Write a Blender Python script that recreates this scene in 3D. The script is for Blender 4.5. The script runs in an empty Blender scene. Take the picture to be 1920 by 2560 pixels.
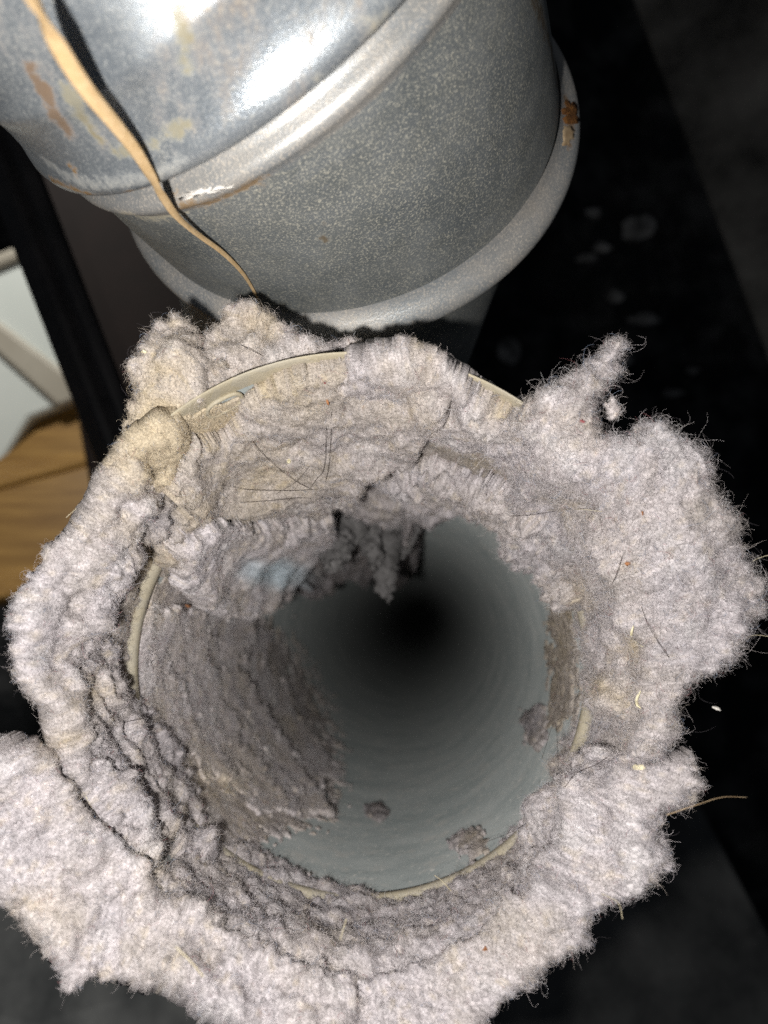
import bpy, math, random
import numpy as np
from mathutils import Vector
from mathutils.bvhtree import BVHTree

random.seed(7)
rng = np.random.default_rng(11)
scene = bpy.context.scene
COL = scene.collection

# ------------------------------------------------------------------ camera, world, lamps, exposure
cam = bpy.data.cameras.new('camera')
cam.sensor_fit = 'VERTICAL'
cam.sensor_height = 34.6
cam.sensor_width = 26.0
cam.lens = 26.0
cam.clip_start = 0.002
cam.clip_end = 50
cam.dof.use_dof = True
cam.dof.focus_distance = 0.140
cam.dof.aperture_fstop = 14.0
cam_ob = bpy.data.objects.new('camera', cam)
cam_ob.rotation_euler = (math.radians(90), 0, 0)
COL.objects.link(cam_ob)
scene.camera = cam_ob

world = bpy.data.worlds.new('World')
scene.world = world
world.use_nodes = True
world.node_tree.nodes['Background'].inputs[0].default_value = (0.80, 0.88, 1.0, 1)
world.node_tree.nodes['Background'].inputs[1].default_value = 0.035

def lamp(name, kind, loc, power, color, size, target=None, spot=None):
    l = bpy.data.lights.new(name, kind)
    l.energy = power
    l.color = color
    l.shadow_soft_size = size
    if spot:
        l.spot_size, l.spot_blend = spot
    o = bpy.data.objects.new(name, l)
    o.location = loc
    if target is not None:
        o.rotation_euler = (Vector(target) - Vector(loc)).to_track_quat('-Z', 'Y').to_euler()
    COL.objects.link(o)
    return o
# the phone's flash, a little left of and below its lens
lamp('flash', 'POINT', (-0.016, 0.004, -0.011), 1.22, (1.0, 0.97, 0.93), 0.0025)
# daylight of the room behind, falling on the wooden floor and the skirting board
lamp('room_light', 'SPOT', (-0.42, 0.30, 0.80), 25.0, (1.0, 0.98, 0.93), 0.05, (-0.42, 0.66, 0.02), (math.radians(52), 0.4))

scene.view_settings.view_transform = 'Standard'
scene.view_settings.look = 'None'
scene.view_settings.exposure = 0.0
scene.view_settings.gamma = 1.0
scene.cycles.use_denoising = False
scene.cycles.use_light_tree = False
scene.cycles.max_bounces = 6
scene.cycles.diffuse_bounces = 3
scene.cycles.glossy_bounces = 3
scene.cycles.transmission_bounces = 2
scene.cycles.sample_clamp_indirect = 3.0

# ------------------------------------------------------------------ helpers
F = 1923.0                 # focal length in pixels of the 1920 x 2560 photograph
K = 1920.0 / 1659.0        # the tracing below was made on a 1659 pixel wide view

def at(x, y, d):
    """Point of the place seen at traced pixel x, y and d metres in front of the lens."""
    return np.array([(x * K - 960) / F * d, d, (1280 - y * K) / F * d])

def project(P):
    return (960 + F * P[..., 0] / P[..., 1]) / K, (1280 - F * P[..., 2] / P[..., 1]) / K

def _hash(ix, iy, iz, seed):
    h = (ix * 374761393 + iy * 668265263 + iz * 1442695041 + seed * 1274126177) & 0xFFFFFFFF
    h = ((h ^ (h >> 13)) * 1274126177) & 0xFFFFFFFF
    h = ((h ^ (h >> 16)) * 2246822519) & 0xFFFFFFFF
    return ((h ^ (h >> 15)) & 0xFFFFFF) / float(0xFFFFFF)

def vnoise(P, seed=0):
    """Smooth value noise in -1..1 at points P (..., 3)."""
    Pi = np.floor(P).astype(np.int64)
    f = P - Pi
    f = f * f * f * (f * (f * 6 - 15) + 10)
    out = 0
    for dx in (0, 1):
        wx = f[..., 0] if dx else 1 - f[..., 0]
        for dy in (0, 1):
            wy = f[..., 1] if dy else 1 - f[..., 1]
            for dz in (0, 1):
                wz = f[..., 2] if dz else 1 - f[..., 2]
                out = out + wx * wy * wz * _hash(Pi[..., 0] + dx, Pi[..., 1] + dy, Pi[..., 2] + dz, seed)
    return out * 2 - 1

def worley(P, seed=0):
    """Rounded clumps: dome height 0..1.4 of the nearest random cell at points P."""
    Pi = np.floor(P).astype(np.int64)
    best = np.full(P.shape[:-1], 9.0); rnd = np.zeros(P.shape[:-1])
    for dx in (-1, 0, 1):
        for dy in (-1, 0, 1):
            for dz in (-1, 0, 1):
                c = (Pi[..., 0] + dx, Pi[..., 1] + dy, Pi[..., 2] + dz)
                d = (c[0] + _hash(*c, seed) - P[..., 0]) ** 2 + (c[1] + _hash(*c, seed + 1) - P[..., 1]) ** 2 + (c[2] + _hash(*c, seed + 2) - P[..., 2]) ** 2
                m = d < best
                best = np.where(m, d, best); rnd = np.where(m, _hash(*c, seed + 3), rnd)
    return np.sqrt(np.clip(1 - best / .85, 0, 1)) * (.45 + .95 * rnd)

def sstep(a, b, x):
    t = np.clip((x - a) / (b - a), 0, 1)
    return t * t * (3 - 2 * t)

def unit(v):
    return v / np.maximum(np.linalg.norm(v, axis=-1, keepdims=True), 1e-12)

def tag(o, label=None, cat=None, group=None, kind=None):
    if label: o['label'] = label
    if cat: o['category'] = cat
    if group: o['group'] = group
    if kind: o['kind'] = kind
    return o

def mesh_obj(name, verts, faces, mat, parent=None, smooth=True):
    me = bpy.data.meshes.new(name)
    me.from_pydata([tuple(map(float, v)) for v in verts], [], [tuple(map(int, f)) for f in faces])
    me.update()
    if smooth:
        me.polygons.foreach_set('use_smooth', [True] * len(me.polygons))
    if mat: me.materials.append(mat)
    o = bpy.data.objects.new(name, me)
    if parent: o.parent = parent
    COL.objects.link(o)
    return o

def quad_mesh(name, V, Q, mat, parent=None):
    """Fast path for big quad grids held in arrays."""
    me = bpy.data.meshes.new(name)
    me.vertices.add(len(V)); me.vertices.foreach_set('co', np.ascontiguousarray(V, dtype=np.float32).ravel())
    me.loops.add(Q.size); me.loops.foreach_set('vertex_index', np.ascontiguousarray(Q, dtype=np.int32).ravel())
    me.polygons.add(len(Q)); me.polygons.foreach_set('loop_start', np.arange(0, Q.size, 4, dtype=np.int32))
    me.polygons.foreach_set('use_smooth', np.ones(len(Q), dtype=bool))
    me.update(calc_edges=True); me.validate()
    if mat: me.materials.append(mat)
    o = bpy.data.objects.new(name, me)
    if parent: o.parent = parent
    COL.objects.link(o)
    return o

def empty(name, loc):
    o = bpy.data.objects.new(name, None)
    o.location = tuple(map(float, loc)); o.empty_display_size = 0.01
    COL.objects.link(o)
    return o

def loft(rings, closed=True):
    n, k = len(rings), len(rings[0])
    V = np.concatenate(rings)
    faces = []
    for i in range(n - 1):
        for j in range(k if closed else k - 1):
            a, b = i * k + j, i * k + (j + 1) % k
            faces.append((a, b, b + k, a + k))
    return V, faces

def tube(points, radii, k=8, flat=1.0, up=(0, -1, 0)):
    """Tapered tube along points; flat < 1 squashes it along the 'up' direction."""
    P = np.asarray(points, float); rings = []
    radii = np.broadcast_to(np.asarray(radii, float), (len(P),))
    T = unit(np.gradient(P, axis=0))
    for i in range(len(P)):
        u = np.cross(T[i], up); u = u / (np.linalg.norm(u) + 1e-12); v = np.cross(T[i], u)
        a = np.linspace(0, 2 * np.pi, k, endpoint=False)[:, None]
        rings.append(P[i] + radii[i] * (np.cos(a) * u + flat * np.sin(a) * v))
    V, Fc = loft(rings)
    n = len(P)
    Fc.append(tuple(range(k - 1, -1, -1)))
    Fc.append(tuple(range((n - 1) * k, n * k)))
    return V, Fc

def spline(pts, n):
    """Catmull-Rom through pts, n samples."""
    P = np.asarray(pts, float)
    P = np.vstack([2 * P[0] - P[1], P, 2 * P[-1] - P[-2]])
    m = len(P) - 3
    out = []
    for s in np.linspace(0, m - 1e-6, n):
        i = int(s); t = s - i
        a, b, c, d = P[i:i + 4]
        out.append(0.5 * ((2 * b) + (c - a) * t + (2 * a - 5 * b + 4 * c - d) * t * t + (3 * b - a - 3 * c + d) * t ** 3))
    return np.array(out)

# ------------------------------------------------------------------ materials
def new_mat(name):
    m = bpy.data.materials.new(name); m.use_nodes = True
    nt = m.node_tree
    return m, nt, nt.nodes, nt.links, nt.nodes['Principled BSDF']

def noise_node(nt, scale, detail=4, rough=0.6, coord=None, seed=0.0):
    n = nt.nodes.new('ShaderNodeTexNoise')
    n.noise_dimensions = '4D'
    n.inputs['Scale'].default_value = scale; n.inputs['Detail'].default_value = detail
    n.inputs['Roughness'].default_value = rough; n.inputs['W'].default_value = seed
    if coord is not None: nt.links.new(coord, n.inputs['Vector'])
    return n

def ramp_node(nt, src, stops, interp='LINEAR'):
    r = nt.nodes.new('ShaderNodeValToRGB'); cr = r.color_ramp; cr.interpolation = interp
    while len(cr.elements) < len(stops): cr.elements.new(0.5)
    for e, (p, c) in zip(cr.elements, stops):
        e.position = p; e.color = (c, c, c, 1) if isinstance(c, (int, float)) else (*c, 1)
    nt.links.new(src, r.inputs[0])
    return r

def mix_node(nt, fac, a, b, mode='MIX'):
    m = nt.nodes.new('ShaderNodeMix'); m.data_type = 'RGBA'; m.blend_type = mode
    for s, v in ((0, fac), (6, a), (7, b)):
        if isinstance(v, (int, float)): m.inputs[s].default_value = v
        elif isinstance(v, tuple): m.inputs[s].default_value = (*v, 1)
        else: nt.links.new(v, m.inputs[s])
    return m.outputs[2]

def coord(nt, scale=None):
    c = nt.nodes.new('ShaderNodeTexCoord').outputs['Object']
    if scale is None: return c
    m = nt.nodes.new('ShaderNodeMapping'); m.inputs['Scale'].default_value = scale
    nt.links.new(c, m.inputs[0])
    return m.outputs[0]

def bump(nt, height, strength, dist, out):
    b = nt.nodes.new('ShaderNodeBump'); b.inputs['Strength'].default_value = strength
    b.inputs['Distance'].default_value = dist
    nt.links.new(height, b.inputs['Height']); nt.links.new(b.outputs[0], out)

def galvanised(name, base, spot, dust, metallic, rough, dust_amount, rust=0.0, rust_seed=0.0):
    """Zinc plated sheet: soft spangle, fine dust specks, optional rust runs."""
    m, nt, N, L, B = new_mat(name)
    c = coord(nt)
    sp = nt.nodes.new('ShaderNodeTexVoronoi'); sp.inputs['Scale'].default_value = 260; L.new(c, sp.inputs['Vector'])
    cloud = noise_node(nt, 70, 5, 0.62, c, 1.0)
    fine = noise_node(nt, 2300, 2, 0.8, c, 2.0)
    col = mix_node(nt, ramp_node(nt, cloud.outputs[0], [(0.32, 0.0), (0.7, 1.0)]).outputs[0], base, spot)
    spg = nt.nodes.new('ShaderNodeSeparateColor'); L.new(sp.outputs['Color'], spg.inputs[0])
    col = mix_node(nt, ramp_node(nt, spg.outputs[0], [(0, 0.0), (1, 0.16)]).outputs[0], col, (0.32, 0.36, 0.42))
    patch = noise_node(nt, 38, 4, 0.6, c, 5.0)
    speck = ramp_node(nt, fine.outputs[0], [(0.50, 0.0), (0.66, 1.0)])
    pf = ramp_node(nt, patch.outputs[0], [(0.30, dust_amount * 0.55), (0.7, dust_amount)])
    df = nt.nodes.new('ShaderNodeMath'); df.operation = 'MULTIPLY'
    L.new(speck.outputs[0], df.inputs[0]); L.new(pf.outputs[0], df.inputs[1])
    col = mix_node(nt, df.outputs[0], col, dust)
    met = nt.nodes.new('ShaderNodeMath'); met.operation = 'MULTIPLY_ADD'
    L.new(df.outputs[0], met.inputs[0]); met.inputs[1].default_value = -metallic; met.inputs[2].default_value = metallic
    rgh = ramp_node(nt, cloud.outputs[0], [(0.3, rough - 0.07), (0.7, rough + 0.1)])
    if rust > 0:
        rc = coord(nt, (75, 30, 24))
        rn = noise_node(nt, 1.0, 6, 0.7, rc, rust_seed)
        rm = ramp_node(nt, rn.outputs[0], [(0.53, 0.0), (0.66, rust)])
        rcol = ramp_node(nt, fine.outputs[0], [(0.35, (0.10, 0.045, 0.012)), (0.65, (0.27, 0.16, 0.045))])
        col = mix_node(nt, rm.outputs[0], col, rcol.outputs[0])
        m2 = nt.nodes.new('ShaderNodeMath'); m2.operation = 'SUBTRACT'; m2.use_clamp = True
        L.new(met.outputs[0], m2.inputs[0]); L.new(rm.outputs[0], m2.inputs[1]); met = m2
    L.new(col, B.inputs['Base Color']); L.new(met.outputs[0], B.inputs['Metallic']); L.new(rgh.outputs[0], B.inputs['Roughness'])
    bump(nt, fine.outputs[0], 0.35, 0.00025, B.inputs['Normal'])
    return m

MAT = {}
MAT['elbow_upper'] = galvanised('galvanised_bright', (0.33, 0.37, 0.41), (0.50, 0.54, 0.57), (0.52, 0.49, 0.42), 0.70, 0.33, 0.6, 0.8, 3.3)
MAT['elbow_lower'] = galvanised('galvanised_dusty', (0.19, 0.21, 0.215), (0.32, 0.335, 0.33), (0.66, 0.62, 0.50), 0.50, 0.50, 0.85)
MAT['elbow_rim'] = galvanised('galvanised_rim', (0.28, 0.31, 0.33), (0.46, 0.43, 0.39), (0.62, 0.55, 0.46), 0.40, 0.42, 0.9)
def duct_inside():
    m, nt, N, L, B = new_mat('dusty_duct_inside')
    big = noise_node(nt, 32, 6, 0.68, coord(nt, (1, 2.2, 1)), 1.0); mid = noise_node(nt, 190, 4, 0.7, coord(nt), 2.0); spk = noise_node(nt, 620, 2, 0.7, coord(nt), 3.0)
    col = mix_node(nt, ramp_node(nt, big.outputs[0], [(0.36, 0.0), (0.66, 1.0)]).outputs[0], (0.200, 0.226, 0.226), (0.30, 0.32, 0.315))
    col = mix_node(nt, ramp_node(nt, mid.outputs[0], [(0.52, 0.0), (0.68, 0.55)]).outputs[0], col, (0.34, 0.33, 0.31))
    col = mix_node(nt, ramp_node(nt, spk.outputs[0], [(0.62, 0.0), (0.70, 0.6)]).outputs[0], col, (0.60, 0.57, 0.53))
    col = mix_node(nt, ramp_node(nt, spk.outputs[0], [(0.30, 0.5), (0.38, 0.0)]).outputs[0], col, (0.10, 0.11, 0.11))
    L.new(col, B.inputs['Base Color'])
    B.inputs['Roughness'].default_value = 0.8; B.inputs['Specular IOR Level'].default_value = 0.2; B.inputs['Diffuse Roughness'].default_value = 1.0
    return m
MAT['pipe_inside'] = duct_inside()
MAT['pipe_edge'] = galvanised('dusty_tan_edge', (0.34, 0.295, 0.205), (0.47, 0.415, 0.30), (0.58, 0.53, 0.43), 0.0, 0.75, 0.6)
MAT['tan_film'] = galvanised('tan_dust_film', (0.24, 0.19, 0.11), (0.34, 0.28, 0.18), (0.45, 0.40, 0.30), 0.0, 0.85, 0.6)

def flat_mat(name, c1, c2, scale, rough=0.8, bumpy=0.0, stretch=None, lo=0.35, hi=0.65, seed=0.0, spec=0.3):
    m, nt, N, L, B = new_mat(name)
    n = noise_node(nt, scale, 6, 0.65, coord(nt, stretch), seed)
    r = ramp_node(nt, n.outputs[0], [(lo, c1), (hi, c2)])
    L.new(r.outputs[0], B.inputs['Base Color']); B.inputs['Roughness'].default_value = rough
    B.inputs['Specular IOR Level'].default_value = spec
    if bumpy: bump(nt, n.outputs[0], bumpy, 0.001, B.inputs['Normal'])
    return m
MAT['rust'] = flat_mat('rust', (0.05, 0.018, 0.006), (0.20, 0.085, 0.02), 600, 0.85, 0.8)
MAT['rust_pale'] = flat_mat('old_paint_brown', (0.26, 0.17, 0.09), (0.42, 0.32, 0.20), 300, 0.85, 0.0)
MAT['white_paint'] = flat_mat('white_paint_flakes', (0.70, 0.66, 0.60), (0.85, 0.82, 0.78), 700, 0.7, 0.5)
MAT['stalk'] = flat_mat('dry_stalk', (0.50, 0.34, 0.17), (0.62, 0.45, 0.26), 700, 0.55, 0.1)
MAT['black_post'] = flat_mat('black_painted_post', (0.006, 0.006, 0.007), (0.016, 0.015, 0.016), 60, 0.45, 0.2)
MAT['brown_panel'] = flat_mat('dark_brown_panel', (0.009, 0.004, 0.0025), (0.015, 0.007, 0.005), 30, 0.7)
MAT['white_board'] = flat_mat('white_board', (0.68, 0.72, 0.67), (0.76, 0.79, 0.74), 12, 0.5)
MAT['board_trim'] = flat_mat('beige_trim_and_shade', (0.40, 0.36, 0.29), (0.48, 0.44, 0.36), 20, 0.5)  # own beige of the cap, painted shade on the quarter round
MAT['wood'] = flat_mat('oak_floor', (0.15, 0.072, 0.014), (0.32, 0.182, 0.048), 6, 0.45, 0.1, (1.5, 9, 26), 0.32, 0.68)
MAT['back_wall'] = flat_mat('black_dusty_wall', (0.012, 0.013, 0.014), (0.10, 0.10, 0.10), 22, 0.9, 0.5, None, 0.46, 0.82, 4.0, 0.1)
MAT['dark_panel'] = flat_mat('dark_grey_panel', (0.025, 0.025, 0.024), (0.17, 0.165, 0.155), 13, 0.9, 0.4, None, 0.36, 0.72, 9.0, 0.1)
MAT['dark_floor'] = flat_mat('dark_grey_floor', (0.05, 0.053, 0.055), (0.16, 0.162, 0.16), 16, 0.9, 0.4, None, 0.36, 0.66, 2.0, 0.1)
MAT['hair_dark'] = flat_mat('dark_hair', (0.012, 0.008, 0.007), (0.04, 0.025, 0.02), 200, 0.4)
MAT['hair_pale'] = flat_mat('pale_hair', (0.40, 0.34, 0.22), (0.62, 0.56, 0.42), 200, 0.45)
MAT['cream'] = flat_mat('cream_crumb', (0.70, 0.62, 0.38), (0.84, 0.79, 0.60), 500, 0.6, 0.4)
MAT['orange'] = flat_mat('orange_speck', (0.30, 0.12, 0.05), (0.45, 0.22, 0.10), 500, 0.7, 0.4)
MAT['red'] = flat_mat('red_speck', (0.25, 0.06, 0.07), (0.36, 0.12, 0.12), 500, 0.7, 0.4)

def lint_mat(name, fibre):
    m, nt, N, L, B = new_mat(name)
    a = nt.nodes.new('ShaderNodeAttribute'); a.attribute_name = 'tint'
    col = a.outputs['Color']
    if not fibre:
        c = coord(nt)
        fine = noise_node(nt, 2600, 3, 0.8, c, 3.0)
        r = ramp_node(nt, fine.outputs[0], [(0.30, 0.45), (0.70, 1.4)])
        col = mix_node(nt, 1.0, col, r.outputs[0], 'MULTIPLY')
        bump(nt, fine.outputs[0], 0.7, 0.0005, B.inputs['Normal'])
    L.new(col, B.inputs['Base Color'])
    B.inputs['Roughness'].default_value = 0.75 if fibre else 1.0
    B.inputs['Specular IOR Level'].default_value = 0.25 if fibre else 0.0
    if fibre:
        tr = nt.nodes.new('ShaderNodeBsdfTranslucent'); L.new(col, tr.inputs[0])
        mx = nt.nodes.new('ShaderNodeMixShader'); mx.inputs[0].default_value = 0.15
        L.new(B.outputs[0], mx.inputs[1]); L.new(tr.outputs[0], mx.inputs[2])
        L.new(mx.outputs[0], nt.nodes['Material Output'].inputs[0])
    return m
MAT['lint'] = lint_mat('lint_felt', False)
MAT['fibre'] = lint_mat('lint_fibre', True)

# ------------------------------------------------------------------ background: wall, panels, floor, post, board
def panel(name, corners, thick, mat, kind=None, parent=None):
    """Slab with real thickness from four traced corners (x, y, depth); thickness goes away from the camera."""
    f = [at(*c) for c in corners]
    n = unit(np.cross(f[1] - f[0], f[2] - f[0]))
    if n[1] < 0: n = -n
    b = [p + n * thick for p in f]
    k = len(f)
    o = mesh_obj(name, f + b, [tuple(range(k)), tuple(range(2 * k - 1, k - 1, -1))] + [(i, k + i, k + (i + 1) % k, (i + 1) % k) for i in range(k)], mat, parent, False)
    md = o.modifiers.new('bevel', 'BEVEL'); md.width = min(0.004, thick * 0.3); md.segments = 2
    if kind: o['kind'] = kind
    return o
wc = np.array([.0392, .98, -.147])     # where the duct goes through the wall
wa = np.linspace(0, 2 * np.pi, 64, endpoint=False)
def wall_ring(r, y, square=False):
    c_, s_ = np.cos(wa), np.sin(wa)
    k = r / np.maximum(np.abs(c_), np.abs(s_)) if square else np.full_like(wa, r)
    return np.stack([wc[0] + k * c_, np.full_like(wa, y), wc[2] + k * s_], 1)
V, Fc = loft([wall_ring(.056, 1.0), wall_ring(.056, .98), wall_ring(.3, .98), wall_ring(1.6, .98, True), wall_ring(1.6, 1.0, True)])
mesh_obj('back_wall', V, Fc, MAT['back_wall'], None, False)['kind'] = 'structure'
tag(panel('side_panel', [(1290, -200, .60), (2500, -200, .40), (2500, 1250, .40), (1740, 1000, .50)], .012, MAT['dark_panel']),
    'dark grey dusty panel standing at the upper right behind the duct', 'panel')
panel('floor', [(-500, 2080, .50), (1420, 1560, .60), (2000, 2650, .42), (-500, 2900, .36)], .02, MAT['dark_floor'], 'structure')
panel('side_wall', [(60, 330, .56), (640, 300, .56), (640, 1100, .56), (200, 1100, .56)], .02, MAT['brown_panel'], 'structure')

floor_root = empty('wooden_floor', at(0, 1100, .68)); floor_root['kind'] = 'structure'
def floor_pt(u, v):
    a = np.array([-700, 1085, .735]) * (1 - u) + np.array([330, 740, .735]) * u
    b_ = np.array([-700, 1440, .57]) * (1 - u) + np.array([330, 1225, .62]) * u
    return tuple(a * (1 - v) + b_ * v)
cuts = [0, .46, 1.0]
for i, (va, vb) in enumerate(zip(cuts[:-1], cuts[1:])):
    cs = [floor_pt(0, va + .001), floor_pt(1, va + .001), floor_pt(1, vb - .001), floor_pt(0, vb - .001)]
    o = panel('plank', cs, .014, MAT['wood'])
    o.parent = floor_root; o.location = tuple(-Vector(floor_root.location))
b = empty('skirting_board', at(20, 800, .72))
tag(b, 'white skirting board above the wooden floor, beyond the black post', 'skirting board')
def child_panel(name, corners, thick, mat, parent):
    o = panel(name, corners, thick, mat)
    o.parent = parent; o.matrix_parent_inverse = parent.matrix_world.inverted()
    o.location = tuple(-Vector(parent.location))
    o.matrix_parent_inverse.identity()
    return o
bpy.context.view_layer.update()
child_panel('board', [(-200, 640, .70), (60, 540, .70), (200, 850, .70), (64, 905, .70), (-140, 1235, .70)], .02, MAT['white_board'], b)
child_panel('quarter_round', [(-200, 590, .695), (-200, 545, .695), (200, 850, .695), (125, 880, .695)], .012, MAT['board_trim'], b)  # beige colour paints in the shadow band along the white board's moulding
child_panel('cap', [(-200, 660, .695), (-200, 620, .695), (60, 520, .695), (60, 552, .695)], .012, MAT['board_trim'], b)

post = empty('black_post', at(120, 620, .36))
tag(post, 'black painted post slanting down at the left behind the lint', 'post')
def post_part(name, top, bot, w, mat, d0=.35, d1=.36):
    a0, a1 = at(top[0], top[1], d0), at(bot[0], bot[1], d1)
    V, Fc = tube(spline([a0, (a0 + a1) / 2, a1], 9) - np.array(post.location), w, 4 if name == 'shaft' else 10, 1.0)
    return mesh_obj(name, V, Fc, mat, post, False)
sh = post_part('shaft', (-93, 60), (340, 1180), .0135, MAT['black_post'])
md = sh.modifiers.new('bevel', 'BEVEL'); md.width = .003; md.segments = 3
post_part('moulding', (-58, 60), (380, 1180), .004, MAT['black_post'], .335, .345)

# ------------------------------------------------------------------ the duct: inner wall seen through its mouth
C_RIM = at(898 / K, 1636 / K, .130)
C_LED = at(903 / K, 1675 / K, .160)
AXIS = np.array([(1055 - 960) / F, 1.0, (1280 - 1540) / F])
TILT = np.array([0.05, 0.0])          # how the plane of the mouth leans (dy per dx, dy per dz)
def centre(z):
    """Centre line of the duct z metres behind the mouth, negative in front of it."""
    z = np.asarray(z, float)[..., None]
    a = C_RIM + (C_LED - C_RIM) * (z / .03)
    b = C_LED + AXIS * (z - .03)
    w = sstep(.018, .042, z)
    return a * (1 - w) + b * w
def radius(z):
    return np.interp(z, [-.1, 0, .022, .028, .034, .6], [.0504, .0504, .0498, .0490, .0478, .0477])
def duct_point(theta, r, z):
    P = centre(z).copy()
    w = 1 - sstep(0, .03, z)
    P[..., 0] += r * np.cos(theta); P[..., 2] += r * np.sin(theta)
    P[..., 1] += w * (TILT[0] * r * np.cos(theta) + TILT[1] * r * np.sin(theta))
    return P

pipe = empty('vent_duct', C_RIM)
tag(pipe, 'round galvanised vent duct with its open mouth towards the viewer, caked with lint', 'duct')
O = np.array(pipe.location)
TH = np.linspace(0, 2 * np.pi, 160, endpoint=False)
def duct_ring(r, z):
    return duct_point(TH, np.full_like(TH, r), np.full_like(TH, z)) - O
V, Fc = loft([duct_ring(radius(z) + .0004, z) for z in np.linspace(.0, .029, 12)] + [duct_ring(.0525, .0295)])
mesh_obj('collar', V, Fc, MAT['pipe_inside'], pipe)
V, Fc = loft([duct_ring(.0478, z) for z in list(np.linspace(.032, .1, 20)) + list(np.linspace(.12, .7, 24)) + [.85, 1.1, 1.5, 2.0, 2.7, 3.6]])
Fc.append(tuple(range(len(V) - 160, len(V))))
mesh_obj('pipe_wall', V, Fc, MAT['pipe_inside'], pipe)
HEM = np.radians(np.linspace(138, 375, 130))
V, Fc = loft([duct_point(HEM, np.full_like(HEM, r), np.full_like(HEM, z)) - O for r, z in ((.0515, .0285), (.0492, .0278), (.0478, .0277), (.0468, .0281), (.0464, .0292), (.0466, .0308), (.0474, .0325), (.0479, .034))], False)
mesh_obj('inner_hem', V, Fc, MAT['pipe_edge'], pipe)
V, Fc = loft([duct_ring(r, z) for r, z in ((.0503, .003), (.0502, -.0002), (.0503, -.0011), (.0505, -.0013), (.0507, -.0010), (.0510, .003), (.0512, .030), (.0512, .060))])
mesh_obj('rim', V, Fc, MAT['pipe_edge'], pipe)
# the oval lock tab pressed into the rim at the upper left
i0 = math.atan2(1650 - 1035, 462 - 880)
tt = np.linspace(0, 2 * np.pi, 40)
sq = np.sign(np.cos(tt)) * np.abs(np.cos(tt)) ** .55
loop = duct_point(2.06 + .066 * sq, np.full_like(tt, .0500), .0048 + .0022 * np.sin(tt)) - O
V, Fc = tube(loop, .00042, 8)
mesh_obj('lock_tab', V, Fc, MAT['pipe_edge'], pipe)
# ------------------------------------------------------------------ the elbow above
c0 = np.array([-.0098, .1782, .0876]); n0 = unit(np.array([-.139, -.944, .3]))
ux = unit(np.cross(n0, [0, 0, 1.])); vx = np.cross(n0, ux)
cB = c0 + n0 * .044 + .0055 * ux + .009 * vx
nB = unit(n0 + math.tan(math.radians(22)) * ux + math.tan(math.radians(-7)) * vx)
elbow = empty('duct_elbow', c0)
tag(elbow, 'rust-streaked galvanised duct elbow with beads and a rolled rim above the lint-filled mouth', 'duct elbow')
EO = np.array(elbow.location)
TE = np.linspace(0, 2 * np.pi, 220, endpoint=False)
def circle(c, n, R, wob=0.0):
    u = unit(np.cross(n, [0, 0, 1.])); v = np.cross(n, u)
    R = R + wob * (np.sin(3 * TE + 1) + .6 * np.sin(5 * TE))
    return c + (R * np.cos(TE))[:, None] * u + (R * np.sin(TE))[:, None] * v - EO
def mixed(s):
    return c0 * (1 - s) + cB * s, unit(n0 * (1 - s) + nB * s)
# lower section: from the rolled rim up to the bead
Lb = np.linalg.norm(cB - c0)
rings = []
for s in np.linspace(.10, .97, 24):
    c, n = mixed(s); rings.append(circle(c, n, .0497 - .0030 * s, .00008))
V, Fc = loft(rings)
mesh_obj('lower_section', V, Fc, MAT['elbow_lower'], elbow)
rings = []
for z, R in ((.0062, .0493), (.0048, .0499), (.0036, .0506), (.0024, .0518), (.0014, .0528), (.0005, .0535), (-.0006, .0539), (-.0018, .0539), (-.0028, .0534), (-.0034, .0520), (-.0036, .0490)):
    rings.append(circle(c0 + n0 * z, n0, R, .00008))
V, Fc = loft(rings)
mesh_obj('rolled_rim', V, Fc, MAT['elbow_rim'], elbow)
rings = []
for z, R in ((-.0030, .0466), (-.0022, .0470), (-.0015, .0477), (-.0008, .0482), (0, .0483), (.0008, .0481), (.0015, .0475), (.0022, .0467), (.0030, .0461), (.0042, .0459), (.0060, .0459)):
    rings.append(circle(cB + nB * z, nB, R, .00008))
V, Fc = loft(rings)
mesh_obj('bead', V, Fc, MAT['elbow_rim'], elbow)
# upper section with two swaged ridges, leaning on towards the camera
rings = []
n1 = unit(nB + .25 * ux - .1 * vx)
prof = [(.0056, .0463), (.0058, .0476), (.0064, .0490), (.0074, .0503), (.0088, .0510), (.0103, .0511), (.0118, .0506), (.0134, .0500), (.0150, .0497),
        (.0166, .0495), (.0190, .0494), (.0205, .0496), (.0218, .0501), (.0230, .0501), (.0242, .0496), (.0258, .0491), (.030, .0489), (.036, .0488), (.044, .0488), (.054, .0488), (.066, .0488), (.085, .0488)]
for z, R in prof:
    w = sstep(.01, .09, np.array(z)); sh_ = float(sstep(.0050, .0090, np.array(z)))
    n = unit(nB * (1 - w) + n1 * w)
    rings.append(circle(cB + nB * z + (n1 - nB) * max(0, z - .02) * .5 - ux * .0022 * sh_ + vx * .0040 * sh_, n, R + .0005 - .0030 * sh_, .0001))
V, Fc = loft(rings)
mesh_obj('upper_section', V, Fc, MAT['elbow_upper'], elbow)
# the pipe that goes on below the rim
n2 = unit(np.array([.10, -.90, .42]))
rings = [circle(c0 - n0 * .003 - n2 * z, unit(n0 * (1 - min(1, z / .02)) + n2 * min(1, z / .02)), R) for z, R in ((0, .0485), (.008, .0470), (.018, .0455), (.03, .0448), (.06, .0440), (.10, .0430))]
V, Fc = loft(rings)
mesh_obj('tail_pipe', V, Fc, MAT['elbow_lower'], elbow)

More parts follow.
